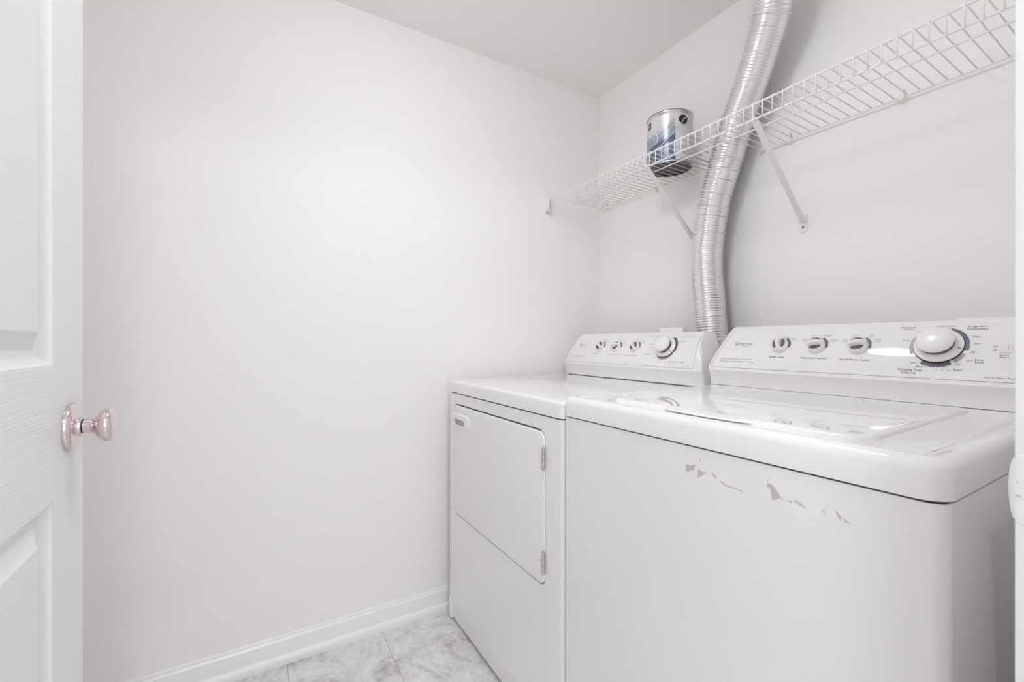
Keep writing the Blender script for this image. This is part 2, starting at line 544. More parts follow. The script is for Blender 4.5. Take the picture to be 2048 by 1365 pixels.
steps = [(0, 0), (.0035, -.0008), (.0065, -.0050), (.010, -.0072), (.0135, -.0112), (.0175, -.0126), (.0225, -.0128), (.0245, -.0120), (.0430, -.0034), (.0455, -.0016), (.048, -.0012), (.052, -.0012)]
for x0, x1 in cols:
    for z0, z1 in rows:
        t = NB()
        for sgn, face in ((1, DF), (-1, DB)):
            rings = [[(a, face + sgn * d, b) for a, b in ((x0 + i, z0 + i), (x1 - i, z0 + i), (x1 - i, z1 - i), (x0 + i, z1 - i))] for i, d in steps]
            rv = loft(t, rings, False, False)
            t.faces.new(rv[-1])
        fix(t)
        obj('panel', t, 'door_v', door, smooth=20)
# knob
KX, KZ = 0.769, 0.9276
def ymat(x, y, z, s=1): return Matrix.Translation((x, y, z)) @ Matrix.Rotation(-s * PI / 2, 4, 'X')
for s, y in ((1, DF), (-1, DB)):
    bm = NB(); lathe(bm, [(.0105, .0155), (.0108, .018), (.0104, .0235), (.0112, .0262), (.0155, .0295), (.0205, .0335), (.0234, .0375), (.0240, .0415), (.0232, .0450), (.0205, .0478), (.0150, .0490), (0, .0492)], ymat(KX, y, KZ, s), 48)
    kn = obj('door_knob', bm, 'nickel', door, smooth=50, label='polished rosy nickel door knob')
    bm = NB(); lathe(bm, [(0, -.0006), (.0333, -.0006), (.0336, .0018), (.0325, .0052), (.0300, .0076), (.0270, .0084), (.0175, .0086), (.0150, .0094), (.0137, .0112), (.0137, .0142), (.0120, .0144), (0, .0144)], ymat(KX, y, KZ, s), 56)
    obj('rosette', bm, 'nickel', kn, smooth=40)
    bm = NB(); lathe(bm, [(0, .0140), (.0102, .0140), (.0102, .0158), (0, .0158)], ymat(KX, y, KZ, s), 40)
    obj('groove', bm, 'black', kn)
for z in (0.25, 1.02, 1.80):
    bm = NB(); lathe(bm, [(0, -.045), (.006, -.045), (.006, .045), (0, .045)], Matrix.Translation((DX1 + .004, DF + .006, z)), 12)
    obj('hinge', bm, 'nickel', door)

# ------------------------------------------------------------------ text helper
def text_mesh(body, shear=0.0):
    cu = bpy.data.curves.new('txt', 'FONT')
    cu.body = body; cu.align_x = 'CENTER'; cu.align_y = 'CENTER'
    cu.resolution_u = 2; cu.shear = shear; cu.space_line = 0.85
    to = bpy.data.objects.new('txt', cu)
    COL.objects.link(to)
    bpy.context.view_layer.update()
    dg = bpy.context.evaluated_depsgraph_get()
    me = bpy.data.meshes.new_from_object(to.evaluated_get(dg))
    bpy.data.objects.remove(to); bpy.data.curves.remove(cu)
    return me

def text_bm(body, w, h, mapf, shear=0.0, sub=False):
    """text fitted into a w x h box and laid on a surface by mapf(a, b)"""
    me = text_mesh(body, shear)
    t = NB(); t.from_mesh(me); bpy.data.meshes.remove(me)
    xs = [v.co.x for v in t.verts]; ys = [v.co.y for v in t.verts]
    cx, cy = (min(xs) + max(xs)) / 2, (min(ys) + max(ys)) / 2
    sx, sy = w / (max(xs) - min(xs)), h / (max(ys) - min(ys))
    if sub:
        bmesh.ops.triangulate(t, faces=t.faces[:])
        bmesh.ops.subdivide_edges(t, edges=t.edges[:], cuts=2)
    for v in t.verts:
        v.co = mapf((v.co.x - cx) * sx, (v.co.y - cy) * sy)
    return t

# ------------------------------------------------------------------ appliance consoles
class Console:
    def __init__(s, y0, z0):
        """y0, z0: the nose of the control panel"""
        s.y0, s.z0 = y0, z0
        p0 = Vector((y0, z0)); p1 = p0 + Vector((.0687, .1209))
        ch = p1 - p0; c = ch.length; sg = .0106
        s.R = c * c / 8 / sg + sg / 2
        n = Vector((ch.y, -ch.x)) / c
        s.cen = (p0 + p1) / 2 + n * (s.R - sg)
        d0, d1 = p0 - s.cen, p1 - s.cen
        s.a0 = math.atan2(d0.y, d0.x) % (2 * PI)
        s.a1 = math.atan2(d1.y, d1.x) % (2 * PI)
        s.L = (s.a0 - s.a1) * s.R
        s.k = s.L / .1355
    def pt(s, x, q, off=0.0):
        a = s.a0 - q * s.k / s.R
        r = s.R + off
        return Vector((x, s.cen.x + r * math.cos(a), s.cen.y + r * math.sin(a)))
    def frame(s, x, q, off=0.0):
        """local frame: +x along the panel, +y up the panel, +z out of it"""
        a = s.a0 - q * s.k / s.R
        n = Vector((0, math.cos(a), math.sin(a))); u = Vector((1, 0, 0)); v = n.cross(u)
        m = Matrix((u, v, n)).transposed().to_4x4()
        return Matrix.Translation(s.pt(x, q, off)) @ m

def build_console(t, C, x0, x1, zb, yback):
    """body of a control console that tapers towards its top"""
    prof = [(C.y0 + .013, zb), (C.y0 + .0115, zb + .012), (C.y0 + .009, zb + .024), (C.y0 + .002, C.z0 - .007), (C.y0 - .0006, C.z0 - .002)]
    N = 16
    for i in range(N + 1):
        p = C.pt(0, .1355 * i / N)
        prof.append((p.y, p.z))
    p = prof[-1]
    prof += [(p[0] + .004, p[1] + .0025), (p[0] + .009, p[1] + .0035), (p[0] + .016, p[1] + .0038), (yback - .010, p[1] + .001), (yback - .002, p[1] - .006), (yback, p[1] - .016), (yback, zb)]
    zt = p[1]
    def inset(z): return max(0.0, 0.034 * (z - C.z0) / (zt - C.z0)) if z > C.z0 else 0.0
    cxm = (x0 + x1) / 2
    # offsets at the two ends give rounded vertical edges
    ends = [(.0, .012), (.0022, .0055), (.0065, .0015), (.012, 0.0)]
    rings = []
    pc = (sum(a for a, b in prof) / len(prof), sum(b for a, b in prof) / len(prof))
    def ring(xpos, sgn, e_in, shrink):
        out = []
        for (y, z) in prof:
            dy = pc[0] - y; dz = pc[1] - z
            l = math.hypot(dy, dz)
            k = shrink / l if l > 0 else 0
            zz = z + (dz * k if z > zb + 1e-6 else 0)
            out.append((xpos + sgn * (inset(z) + e_in), y + dy * k, zz))
        return out
    for e, sh in ends: rings.append(ring(x0, 1, e, sh))
    for e, sh in ends[::-1]: rings.append(ring(x1, -1, e, sh))
    b = NB(); loft(b, rings); fix(b)
    con = obj('console', b, 'plastic', t, smooth=32)
    return con, zt, inset

def seam_line(con, C, x0, x1, q, r=.0006):
    b = NB(); tube(b, [C.pt(x0 + (x1 - x0) * i / 4, q, 0.0) for i in range(5)], r, 6)
    return obj('panel_seam', b, 'ink_lt', con)

def arc_decal(con, C, x, q, r0, r1, a0, a1, m, name='dial_ring', off=.0005):
    b = NB(); n = max(6, int(abs(a1 - a0) / 6))
    va = []; vb = []
    for i in range(n + 1):
        a = math.radians(a0 + (a1 - a0) * i / n)
        taper = 1.0
        va.append(b.verts.new(C.pt(x + r0 * math.cos(a), q + r0 * math.sin(a), off)))
        vb.append(b.verts.new(C.pt(x + r1 * math.cos(a), q + r1 * math.sin(a), off)))
    for i in range(n): b.faces.new((va[i], vb[i], vb[i + 1], va[i + 1]))
    fix(b)
    return obj(name, b, m, con, smooth=None)

def txt(con, C, body, x, q, w, h, m='ink', shear=0.0):
    b = text_bm(body, w, h, lambda a, c: C.pt(x + a, q + c, .0004), shear)
    return obj('printed_text', b, m, con, smooth=None)

def dash(con, C, x, q, w, h=.0006, m='ink_lt'):
    b = NB(); v = [b.verts.new(C.pt(x + sx * w / 2, q + sy * h / 2, .0004)) for sx, sy in ((-1, -1), (1, -1), (1, 1), (-1, 1))]
    b.faces.new(v)
    return obj('printed_tick', b, m, con, smooth=None)

def dots(con, C, x, q, r, angs, m='knob', rr=.0011):
    for a in angs:
        a = math.radians(a)
        b = NB(); v = [b.verts.new(C.pt(x + r * math.cos(a) + rr * math.cos(k * PI / 4), q + r * math.sin(a) + rr * math.sin(k * PI / 4), .0008)) for k in range(8)]
        b.faces.new(v)
        obj('printed_dot', b, m, con, smooth=None)

def selector(t, C, x, q, rot, r=.0195):
    """round selector knob: dished disc with a finger ridge across it and dark ribbed hollows either side"""
    F = C.frame(x, q) @ Matrix.Rotation(math.radians(rot), 4, 'Z')
    b = NB(); lathe(b, [(0, 0), (r, 0), (r * 1.02, .003), (r * .99, .008), (r * .95, .0105), (r * .88, .0118), (r * .78, .0108), (0, .0100)], F, 40)
    k = obj('selector_knob', b, 'knob', t, smooth=45)
    # ridge along local x
    b = NB()
    rings = []
    for i in range(13):
        u = -1 + 2 * i / 12
        L = r * .93 * u
        hw = (.0034 + .0016 * (1 - u * u)); hh = .0245 - .0085 * u * u
        rings.append([F @ Vector((L, yy, zz)) for yy, zz in ((-hw - .001, .0095), (-hw, .0135), (-hw * .7, hh - .001), (-hw * .3, hh), (hw * .3, hh), (hw * .7, hh - .001), (hw, .0135), (hw + .001, .0095))])
    loft(b, rings); fix(b)
    obj('finger_ridge', b, 'knob', k, smooth=50)
    for sg in (1, -1):
        b = NB(); pts = []
        for i in range(20):
            a = 2 * PI * i / 20
            pts.append(F @ Vector((r * .70 * math.cos(a), sg * (r * .50 + r * .30 * math.sin(a)), .0113)))
        v0 = [b.verts.new(p) for p in pts]
        cen = b.verts.new(F @ Vector((0, sg * r * .475, .0109)))
        for i in range(20): b.faces.new((v0[i], v0[(i + 1) % 20], cen))
        fix(b)
        h = obj('grip_hollow', b, 'rib', k)
    return k

def timer(t, C, x, q, sc=1.0, mark=-10):
    F = C.frame(x, q) @ Matrix.Scale(sc, 4)
    b = NB(); lathe(b, [(0, .0010), (.0375, .0010), (.0382, .0030), (.0378, .0050), (.0340, .0075), (.0300, .0100), (0, .0120)], F, 64)
    sk = obj('timer_dial', b, 'knob', t, smooth=45)
    b = NB(); lathe(b, [(0, .0002), (.0392, .0002), (.0392, .0010), (0, .0010)], F, 64)
    obj('dial_shadow', b, 'gap_shade', sk)  # dark disc painted as the shadow line under the dial
    # serrated dark collar
    b = NB(); n = 72
    rings = []
    for h, rr in ((.0100, .0262), (.0225, .0285)):
        rings.append([F @ Vector(((rr + (.0006 if i % 2 else -.0006)) * math.cos(2 * PI * i / n), (rr + (.0006 if i % 2 else -.0006)) * math.sin(2 * PI * i / n), h)) for i in range(n)])
    loft(b, rings); fix(b)
    obj('grip_collar', b, 'rib', sk, smooth=None)
    b = NB(); lathe(b, [(0, .0222), (.0288, .0222), (.0296, .0240), (.0292, .0268), (.0270, .0310), (.0225, .0345), (.0150, .0368), (.0070, .0377), (0, .0380)], F, 64)
    obj('knob_cap', b, 'knob', sk, smooth=60)
    a = math.radians(mark)
    b = NB(); ca, sa = math.cos(a), math.sin(a)
    v = [b.verts.new(F @ Vector((rr * ca - w * sa, rr * sa + w * ca, zz))) for rr, w, zz in ((.0312, -.0007, .0098), (.0368, -.0007, .0067), (.0368, .0007, .0067), (.0312, .0007, .0098))]
    b.faces.new(v); fix(b)
    obj('pointer_mark', b, 'ink', sk, smooth=None)
    return sk

# ------------------------------------------------------------------ top-load washer
WX0, WX1, WY0, WY1 = 0.7835, 1.4575, 0.6485, 1.335
washer = empty('washing_machine', ((WX0 + WX1) / 2, (WY0 + WY1) / 2, 0), 'white top-load washing machine with chipped paint on its front', 'washing machine')
b = NB()
# sheet-metal cabinet: front with rounded vertical edges, left side, back; the right side carries a pressed panel
out = rrect(WX0, WX1, WY0, WY1, [.008, .020, .004, .004], 6)
rv = [[b.verts.new((x, y, z)) for x, y in out] for z in (.012, .8690)]
n = len(out)
for i in range(n):
    j = (i + 1) % n
    (xa, ya), (xb, yb) = out[i], out[j]
    if abs(xa - WX1) < 1e-5 and abs(xb - WX1) < 1e-5: 
        side = (i, j); continue
    b.faces.new((rv[0][i], rv[0][j], rv[1][j], rv[1][i]))
b.faces.new(rv[0][::-1]); b.faces.new(rv[1])
i, j = side
ro = [rv[0][i], rv[0][j], rv[1][j], rv[1][i]]
A = [b.verts.new((WX1, y, z)) for y, z in ((.880, .10), (1.125, .10), (1.215, .814), (.795, .814))]
B = [b.verts.new((WX1 - .007, y, z)) for y, z in ((.925, .14), (1.085, .14), (1.165, .790), (.845, .790))]
for r0, r1 in ((ro, A), (A, B)):
    for k in range(4):
        b.faces.new((r0[k], r0[(k + 1) % 4], r1[(k + 1) % 4], r1[k]))
b.faces.new(B)
fix(b)
cab = obj('cabinet', b, 'enamel', washer, smooth=30)
for x, y in ((.82, .70), (1.42, .70), (.82, 1.29), (1.42, 1.29)):
    b = NB(); lathe(b, [(0, 0), (.018, 0), (.018, .008), (.008, .0125), (0, .0125)], Matrix.Translation((x, y, 0)), 16)
    obj('foot', b, 'rib', washer)
# dark filler, coloured as the shade in the seam between cabinet and top
b = NB(); prism(b, rrect(WX0 + .004, WX1 - .004, WY0 + .004, WY1 - .004, .014), lambda x, y: (x, y, .8680), lambda x, y: (x, y, .8714))
obj('top_seam_shade', b, 'gap_shade', washer)
# top cover with raised rim and rounded corners
def rings_from(x0, x1, y0, y1, rad, steps, seg=8):
    out = []
    for ins, z in steps:
        rr = [max(r - ins, .003) for r in rad]
        out.append([(x, y, z) for x, y in rrect(x0 + ins, x1 - ins, y0 + ins, y1 - ins, rr, seg)])
    return out
b = NB()
loft(b, rings_from(WX0 + .0005, WX1 + .001, WY0 - .0025, WY1, (.014, .030, .008, .008), [(.003, .8708), (0, .8722), (0, .9040), (.0015, .9090), (.0045, .9135), (.0090, .9166), (.0150, .9182), (.0220, .9182), (.0280, .9168), (.0340, .9140), (.0400, .9128)]))
for v in b.verts:
    if abs(v.co.z - .9128) < 1e-5 or abs(v.co.z - .9140) < 1e-5: v.co.z += .018 * (v.co.y - .70)
fix(b)
topc = obj('top_cover', b, 'enamel_top', washer, smooth=40)
# dark block under the console, its colour stands in for shade there
b = NB(); box(b, .802, 1.446, 1.186, WY1 - .003, .910, .9221, bev=.0004)
obj('console_seam_shade', b, 'gap_shade', topc)
# lid
b = NB()
loft(b, rings_from(.876, 1.364, .706, 1.132, (.035, .035, .012, .012), [(.0, .9126), (.0004, .9140), (.0016, .9176), (.0032, .9193), (.0060, .9203), (.012, .9206), (.09, .9210), (.15, .9212)]))
for v in b.verts: v.co.z += .017 * (v.co.y - .706)
fix(b)
lid = obj('lid', b, 'enamel_top', washer, smooth=40)
# finger grip in the front edge of the lid
b = NB()
rings = []
for i in range(17):
    u = -1 + 2 * i / 16
    x = 1.121 + .088 * u
    d = .012 * (1 - abs(u) ** 3)
    rings.append([(x, .712, .9135), (x, .706 - d * .9, .9142), (x, .705 - d, .9158), (x, .7065 - d, .9176), (x, .712 - d * .7, .9192), (x, .722, .9203)])
loft(b, rings); fix(b)
obj('finger_grip', b, 'enamel_top', lid, smooth=50)
# chipped paint on the front (outlines measured on the front panel, x and z)
def chip(pts):
    b = NB()
    f = []
    f0 = [b.verts.new((x, WY0 - .0004, z)) for x, z in pts]
    f1 = [b.verts.new((x, WY0 + .0005, z)) for x, z in pts]
    b.faces.new(f0)
    for i in range(len(pts)): b.faces.new((f0[i], f0[(i + 1) % len(pts)], f1[(i + 1) % len(pts)], f1[i]))
    fix(b)
    obj('paint_chip', b, 'chip', cab, smooth=None, label='grey patch where the enamel has flaked off')
CHIPS = [[(1.126, 0.8373), (1.1319, 0.8362), (1.1448, 0.8407), (1.1406, 0.8292), (1.1358, 0.8297), (1.1319, 0.8253), (1.125, 0.8241)], [(1.1497, 0.834), (1.1548, 0.8328), (1.1594, 0.8319), (1.1672, 0.8332), (1.1603, 0.8293), (1.1557, 0.8237), (1.1497, 0.8192), (1.149, 0.8272)], [(1.1739, 0.8352), (1.1774, 0.8346), (1.1818, 0.8317), (1.184, 0.8271), (1.1813, 0.8276), (1.1774, 0.8322)], [(1.1904, 0.8257), (1.1955, 0.8252), (1.198, 0.8225), (1.2047, 0.8213), (1.2112, 0.8211), (1.2177, 0.8218), (1.2208, 0.8201), (1.2263, 0.821), (1.2305, 0.8185), (1.224, 0.8188), (1.2192, 0.8204), (1.2112, 0.8201), (1.203, 0.8199), (1.1963, 0.8211)], [(1.2657, 0.8431), (1.2699, 0.8428), (1.274, 0.8409), (1.2795, 0.835), (1.2838, 0.8287), (1.2833, 0.8257), (1.2781, 0.8239), (1.2747, 0.8206), (1.2712, 0.822), (1.2706, 0.8317), (1.2692, 0.8367), (1.2645, 0.8371)], [(1.2657, 0.8488), (1.2668, 0.8484), (1.2665, 0.8459), (1.2654, 0.8461)], [(1.2855, 0.8278), (1.2873, 0.8263), (1.2862, 0.8241), (1.2853, 0.8252)], [(1.2941, 0.8263), (1.2993, 0.8263), (1.2987, 0.8247), (1.2961, 0.8242)], [(1.3031, 0.8298), (1.3069, 0.8292), (1.3119, 0.8272), (1.3162, 0.8239), (1.3168, 0.8215), (1.3144, 0.8233), (1.3094, 0.8244), (1.3063, 0.8268), (1.3025, 0.8269)], [(1.3376, 0.8283), (1.3405, 0.8254), (1.3418, 0.823), (1.3405, 0.8235), (1.3382, 0.8259)], [(1.3517, 0.8327), (1.355, 0.829), (1.3593, 0.8255), (1.3585, 0.8212), (1.3566, 0.8227), (1.3533, 0.8284)], [(1.3609, 0.8248), (1.3647, 0.8224), (1.3694, 0.8197), (1.3657, 0.8205), (1.3631, 0.8199)], [(1.1529, 0.8512), (1.1548, 0.8503), (1.1542, 0.8479), (1.1525, 0.8486)]]
for c in CHIPS: chip(c)

WC = Console(1.165, .968)
wcon, zt, ins = build_console(washer, WC, .8000, 1.4480, .9226, 1.325)
seam_line(wcon, WC, .812, 1.437, .0066)
b = NB(); tube(b, [WC.pt(.8115 + .0415 * (i / 8) , .0066 + .120 * i / 8, 0) for i in range(9)], .0005, 6)
obj('panel_seam', b, 'ink_lt', wcon)
b = NB(); box(b, 1.300, 1.392, 1.300, 1.330, 1.080, 1.0995, bev=.004)
obj('rear_cover', b, 'plastic', washer)
# printing: maker's emblem and model lines
def emblem(con, C, x, q, s):
    b = NB()
    for (ax, ay, bx, by, w) in ((-1, -.8, 1, -.8, .22), (-1, .8, 1, .8, .22), (-1, -.8, -1, .8, .22), (1, -.8, 1, .8, .22), (-.55, -.3, .0, .3, .18), (.0, .3, .55, -.3, .18), (-.55, -.4, .55, -.4, .12)):
        d = Vector((bx - ax, by - ay)); d.normalize(); nn = Vector((-d.y, d.x)) * w / 2
        v = [b.verts.new(C.pt(x + s * px, q + s * py, .0004)) for px, py in ((ax - nn.x, ay - nn.y), (bx - nn.x, by - nn.y), (bx + nn.x, by + nn.y), (ax + nn.x, ay + nn.y))]
        b.faces.new(v)
    fix(b)
    obj('printed_emblem', b, 'ink', con, smooth=None)
emblem(wcon, WC, .8755, .0765, .0052)
txt(wcon, WC, 'MAYTAG', .9025, .0768, .0350, .0052)
txt(wcon, WC, 'Performa', .9030, .0697, .0260, .0028, 'ink_lt')
txt(wcon, WC, 'Oversize Capacity Plus / Quiet Series', .8820, .0312, .0920, .0036, 'ink')
txt(wcon, WC, 'Heavy Duty / 4 Speed Select / 14 Cycles', .8865, .0242, .0990, .0036, 'ink')
WK = [(.9955, .0735, 100), (1.0810, .0735, 12), (1.1670, .0735, 12)]
for (x, q, r) in WK: selector(washer, WC, x, q, r)
txt(wcon, WC, 'Water Level', .9930, .0410, .0375, .0058)
txt(wcon, WC, 'Wash/Spin Speed', 1.0792, .0401, .0580, .0058)
txt(wcon, WC, 'Wash/Rinse Temp', 1.1644, .0393, .0580, .0058)
for (x, q, r) in WK:
    arc_decal(wcon, WC, x, q, .0190, .0250, -14, 62, 'blue')
    arc_decal(wcon, WC, x, q, .0196, .0222, 62, 135, 'ink')
    dots(wcon, WC, x, q, .0246, (10, 45, 90) if r < 50 else (0, 22, 44, 66, 90))
for (s, x, q) in (('Small', .9700, .0905), ('Medium', .9800, .0965), ('Large', .9960, .1005), ('Oversize', 1.0145, .0968), ('Reset', 1.0250, .0910)):
    txt(wcon, WC, s, x, q, .0022 * len(s) + .002, .0030, 'ink_lt', .15)
for kx, left, up1, up2, rt in ((1.0810, ('Regular', 'Fast'), ('Regular', 'Slow'), ('Delicate', 'Fast'), ('Delicate', 'Slow')), (1.1670, ('Hot', 'Cold'), ('Warm', 'Warm'), ('Warm', 'Cold'), ('Cold', 'Cold'))):
    for (dx, q), (s1, s2) in (((-.029, .0895), left), ((-.012, .1025), up1), ((.019, .1030), up2), ((.034, .0890), rt)):
        txt(wcon, WC, s1, kx + dx, q, .0021 * len(s1) + .002, .0032, 'ink_lt', .1)
        txt(wcon, WC, s2, kx + dx, q - .0050, .0020 * len(s2) + .002, .0028, 'ink_lt', .25)
TX, TQ = 1.3030, .0745
timer(washer, WC, TX, TQ, 1.0, -14)
for r0, r1, a0, a1, m in ((.036, .0452, -12, 72, 'blue'), (.036, .0452, -122, -58, 'blue'), (.036, .0452, -50, -22, 'pink'), (.036, .0452, 150, 205, 'pink')):
    arc_decal(wcon, WC, TX, TQ, r0, r1, a0, a1, m)
dots(wcon, WC, TX, TQ, .0452, (58, 66, 74, 30, 5, -16, -57, -68, -78, -88, -105, -120, 172))
for s, x, q, w, h, m, sh in (
    ('Pretreat', 1.2475, .1217, .0255, .0050, 'ink', 0), ('Cycle', 1.2475, .1157, .0170, .0050, 'ink', 0),
    ('Super Wash', 1.3063, .1232, .0275, .0040, 'ink', 0),
    ('Regular/', 1.3532, .1211, .0280, .0054, 'ink', 0), ('Delicates', 1.3532, .1150, .0290, .0050, 'ink', 0),
    ('Spin', 1.2700, .1087, .0085, .0042, 'ink', .3), ('Spray', 1.2500, .0872, .0120, .0042, 'ink', .3),
    ('16', 1.3062, .1177, .0035, .0034, 'ink_lt', .3), ('12', 1.3151, .1165, .0035, .0034, 'ink_lt', .3), ('8', 1.3222, .1150, .0020, .0034, 'ink_lt', .3), ('4', 1.3296, .1116, .0020, .0034, 'ink_lt', .3),
    ('Rinse', 1.3545, .0962, .0100, .0040, 'ink', .3), ('Spin', 1.3570, .0804, .0085, .0042, 'ink', .3), ('Off', 1.3535, .0619, .0070, .0044, 'ink', .3),
    ('Spin', 1.3500, .0447, .0085, .0042, 'ink_lt', .3), ('Extra', 1.3640, .0468, .0115, .0036, 'ink', 0), ('Rinse', 1.3641, .0420, .0115, .0036, 'ink', 0),
    ('Off', 1.3360, .0365, .0070, .0044, 'ink', .3), ('Start', 1.3365, .0260, .0125, .0048, 'ink', 0),
    ('4', 1.3064, .0245, .0020, .0034, 'ink_lt', .3), ('8', 1.3148, .0250, .0020, .0034, 'ink_lt', .3), ('12', 1.3235, .0255, .0036, .0034, 'ink_lt', .3),
    ('Spin', 1.2686, .0373, .0085, .0042, 'ink', .3), ('Rinse', 1.2792, .0298, .0100, .0040, 'ink', .3),
    ('Wrinkle Free', 1.2643, .0226, .0400, .0054, 'ink', 0), ('Fabrics', 1.2635, .0166, .0240, .0052, 'ink', 0),
    ('On', 1.3825, .0747, .0060, .0038, 'ink', .3), ('Off', 1.3822, .0670, .0068, .0040, 'ink', .3),
    ('Extra', 1.3954, .0572, .0115, .0036, 'ink', 0), ('Rinse', 1.3955, .0528, .0115, .0036, 'ink', 0),
    ('Pull To Start / Push to Stop', 1.4010, .0140, .0560, .0036, 'ink', 0)):
    txt(wcon, WC, s, x, q, w, h, m, sh)
# rocker switch
F = WC.frame(1.3957, .0707)
b = NB(); t_ = NB(); box(t_, -.0082, .0082, -.0092, .0092, -.001, .0022, bev=.0008)
for v in t_.verts: v.co = F @ v.co
join(b, t_)
swf = obj('rocker_switch', b, 'plastic', washer)
b = NB(); t_ = NB(); box(t_, -.0058, .0042, -.0068, .0068, .0015, .0050, bev=.0008)
for v in t_.verts:
    v.co.z += .0022 * v.co.y / .0068 if v.co.z > .003 else 0
    v.co = F @ v.co
join(b, t_)
obj('rocker', b, 'knob', swf)

# ------------------------------------------------------------------ dryer
GX0, GX1, GY0, GY1 = 0.0700, 0.7755, 0.6485, 1.325
dryer = empty('clothes_dryer', ((GX0 + GX1) / 2, (GY0 + GY1) / 2, 0), 'white front-loading clothes dryer beside the long wall', 'clothes dryer')
ox0, ox1, oz0, oz1 = .1180, .7045, .4180, .8190        # door opening
b = NB()
KICK = .086
out = rrect(GX0, GX1, GY0, GY1, [.010, .012, .004, .004], 5)
rv = [[b.verts.new((x, y, z)) for x, y in out] for z in (KICK, .8570)]
n = len(out)
front = None
for i in range(n):
    j = (i + 1) % n
    (xa, ya), (xb, yb) = out[i], out[j]
    if abs(ya - GY0) < 1e-5 and abs(yb - GY0) < 1e-5 and abs(xa - xb) > .1:
        front = (min(xa, xb), max(xa, xb)); continue
    b.faces.new((rv[0][i], rv[0][j], rv[1][j], rv[1][i]))
b.faces.new(rv[0][::-1]); b.faces.new(rv[1])
hole = rrect(ox0, ox1, oz0, oz1 + .0022, .027, 7)
holed_plate(b, [(front[0], KICK), (front[1], KICK), (front[1], .8570), (front[0], .8570)], hole, lambda x, z: (x, GY0, z))
t_ = NB(); loft(t_, [[(x, GY0, z) for x, z in hole], [(x, GY0 + .014, z) for x, z in hole]], False, False); join(b, t_)
# lower corner posts
for xa, xb in ((GX0, GX0 + .022), (GX1 - .022, GX1)):
    box(b, xa, xb, GY0 - .0015, GY1, .010, KICK + .001, bev=.005, seg=3)
bmesh.ops.remove_doubles(b, verts=b.verts[:], dist=1e-5)
fix(b)
dcab = obj('cabinet', b, 'enamel', dryer, smooth=30)
b = NB(); prism(b, rrect(ox0 - .002, ox1 + .002, oz0 - .002, oz1 + .002, .028), lambda x, z: (x, GY0 + .011, z), lambda x, z: (x, GY0 + .0135, z))
obj('door_recess_shade', b, 'gap_shade', dcab)  # dark back plate, shade of the groove put into its colour
b = NB(); prism(b, [(GY0, KICK + .001), (GY0 + .007, .016), (GY1 - .05, .016), (GY1 - .05, KICK + .001)], lambda y, z: (GX0 + .021, y, z), lambda y, z: (GX1 - .021, y, z))
obj('kick_panel', b, 'enamel', dryer)
for x, y in ((.11, .70), (.735, .70), (.11, 1.28), (.735, 1.28)):
    b = NB(); lathe(b, [(0, 0), (.016, 0), (.016, .008), (.008, .0125), (0, .0125)], Matrix.Translation((x, y, 0)), 16)
    obj('foot', b, 'rib', dryer)
b = NB(); prism(b, rrect(GX0 + .004, GX1 - .004, GY0 + .004, GY1 - .004, .008), lambda x, y: (x, y, .8560), lambda x, y: (x, y, .8605))
obj('top_seam_shade', b, 'gap_shade', dryer)  # dark filler painted as shade below the dryer top
b = NB()
loft(b, rings_from(GX0 - .004, GX1 + .0012, GY0 - .002, GY1, (.012, .014, .006, .006), [(.002, .8598), (0, .8612), (0, .8930), (.0012, .8975), (.0040, .9010), (.0085, .9030), (.0150, .9038)]))
for v in b.verts:
    if v.co.z > .9034: v.co.z += .008 * (v.co.y - .66)
fix(b)
dtop = obj('top_cover', b, 'enamel_top', dryer, smooth=40)
b = NB(); box(b, .084, .763, 1.206, GY1 - .003, .902, .9084, bev=.0004)
obj('console_seam_shade', b, 'gap_shade', dtop)  # shade below the dryer console, painted as a dark block
# door
b = NB()
dpts = [(0.0032, GY0 + .010), (.0030, GY0 + .001), (.0036, GY0 - .0012), (.0052, GY0 - .0026), (.0080, GY0 - .0032)]
loft(b, [[(x, y, z) for x, z in rrect(ox0 + i, ox1 - i, oz0 + i, oz1 - i, .027 - i, 7)] for i, y in dpts])
fix(b)
ddoor = obj('dryer_door', b, 'enamel', dryer, smooth=40)
# recessed pull at the door's upper left
b = NB()
po = rrect(.1125, .2550, .7425, .7875, .010, 5)
pi_ = rrect(.1400, .2270, .7485, .7700, .009, 5)
yo = GY0 - .0105
holed_plate(b, rrect(.1155, .2520, .7455, .7845, .009, 5), pi_, lambda x, z: (x, yo, z))
t_ = NB()
loft(t_, [[(x, GY0 - .0025, z) for x, z in po], [(x, GY0 - .0080, z) for x, z in po], [(x, yo, z) for x, z in rrect(.1155, .2520, .7455, .7845, .009, 5)]], True, False)
join(b, t_)
t_ = NB(); loft(t_, [[(x, yo, z) for x, z in pi_], [(x, GY0 - .0034, z) for x, z in pi_]], False, False); join(b, t_)
bmesh.ops.remove_doubles(b, verts=b.verts[:], dist=1e-5)
fix(b)
hd = obj('door_pull', b, 'knob', ddoor, smooth=35)
b = NB(); box(b, .138, .229, GY0 - .0037, GY0 - .0030, .7465, .772)
obj('pull_recess', b, 'pink', ddoor, smooth=None)
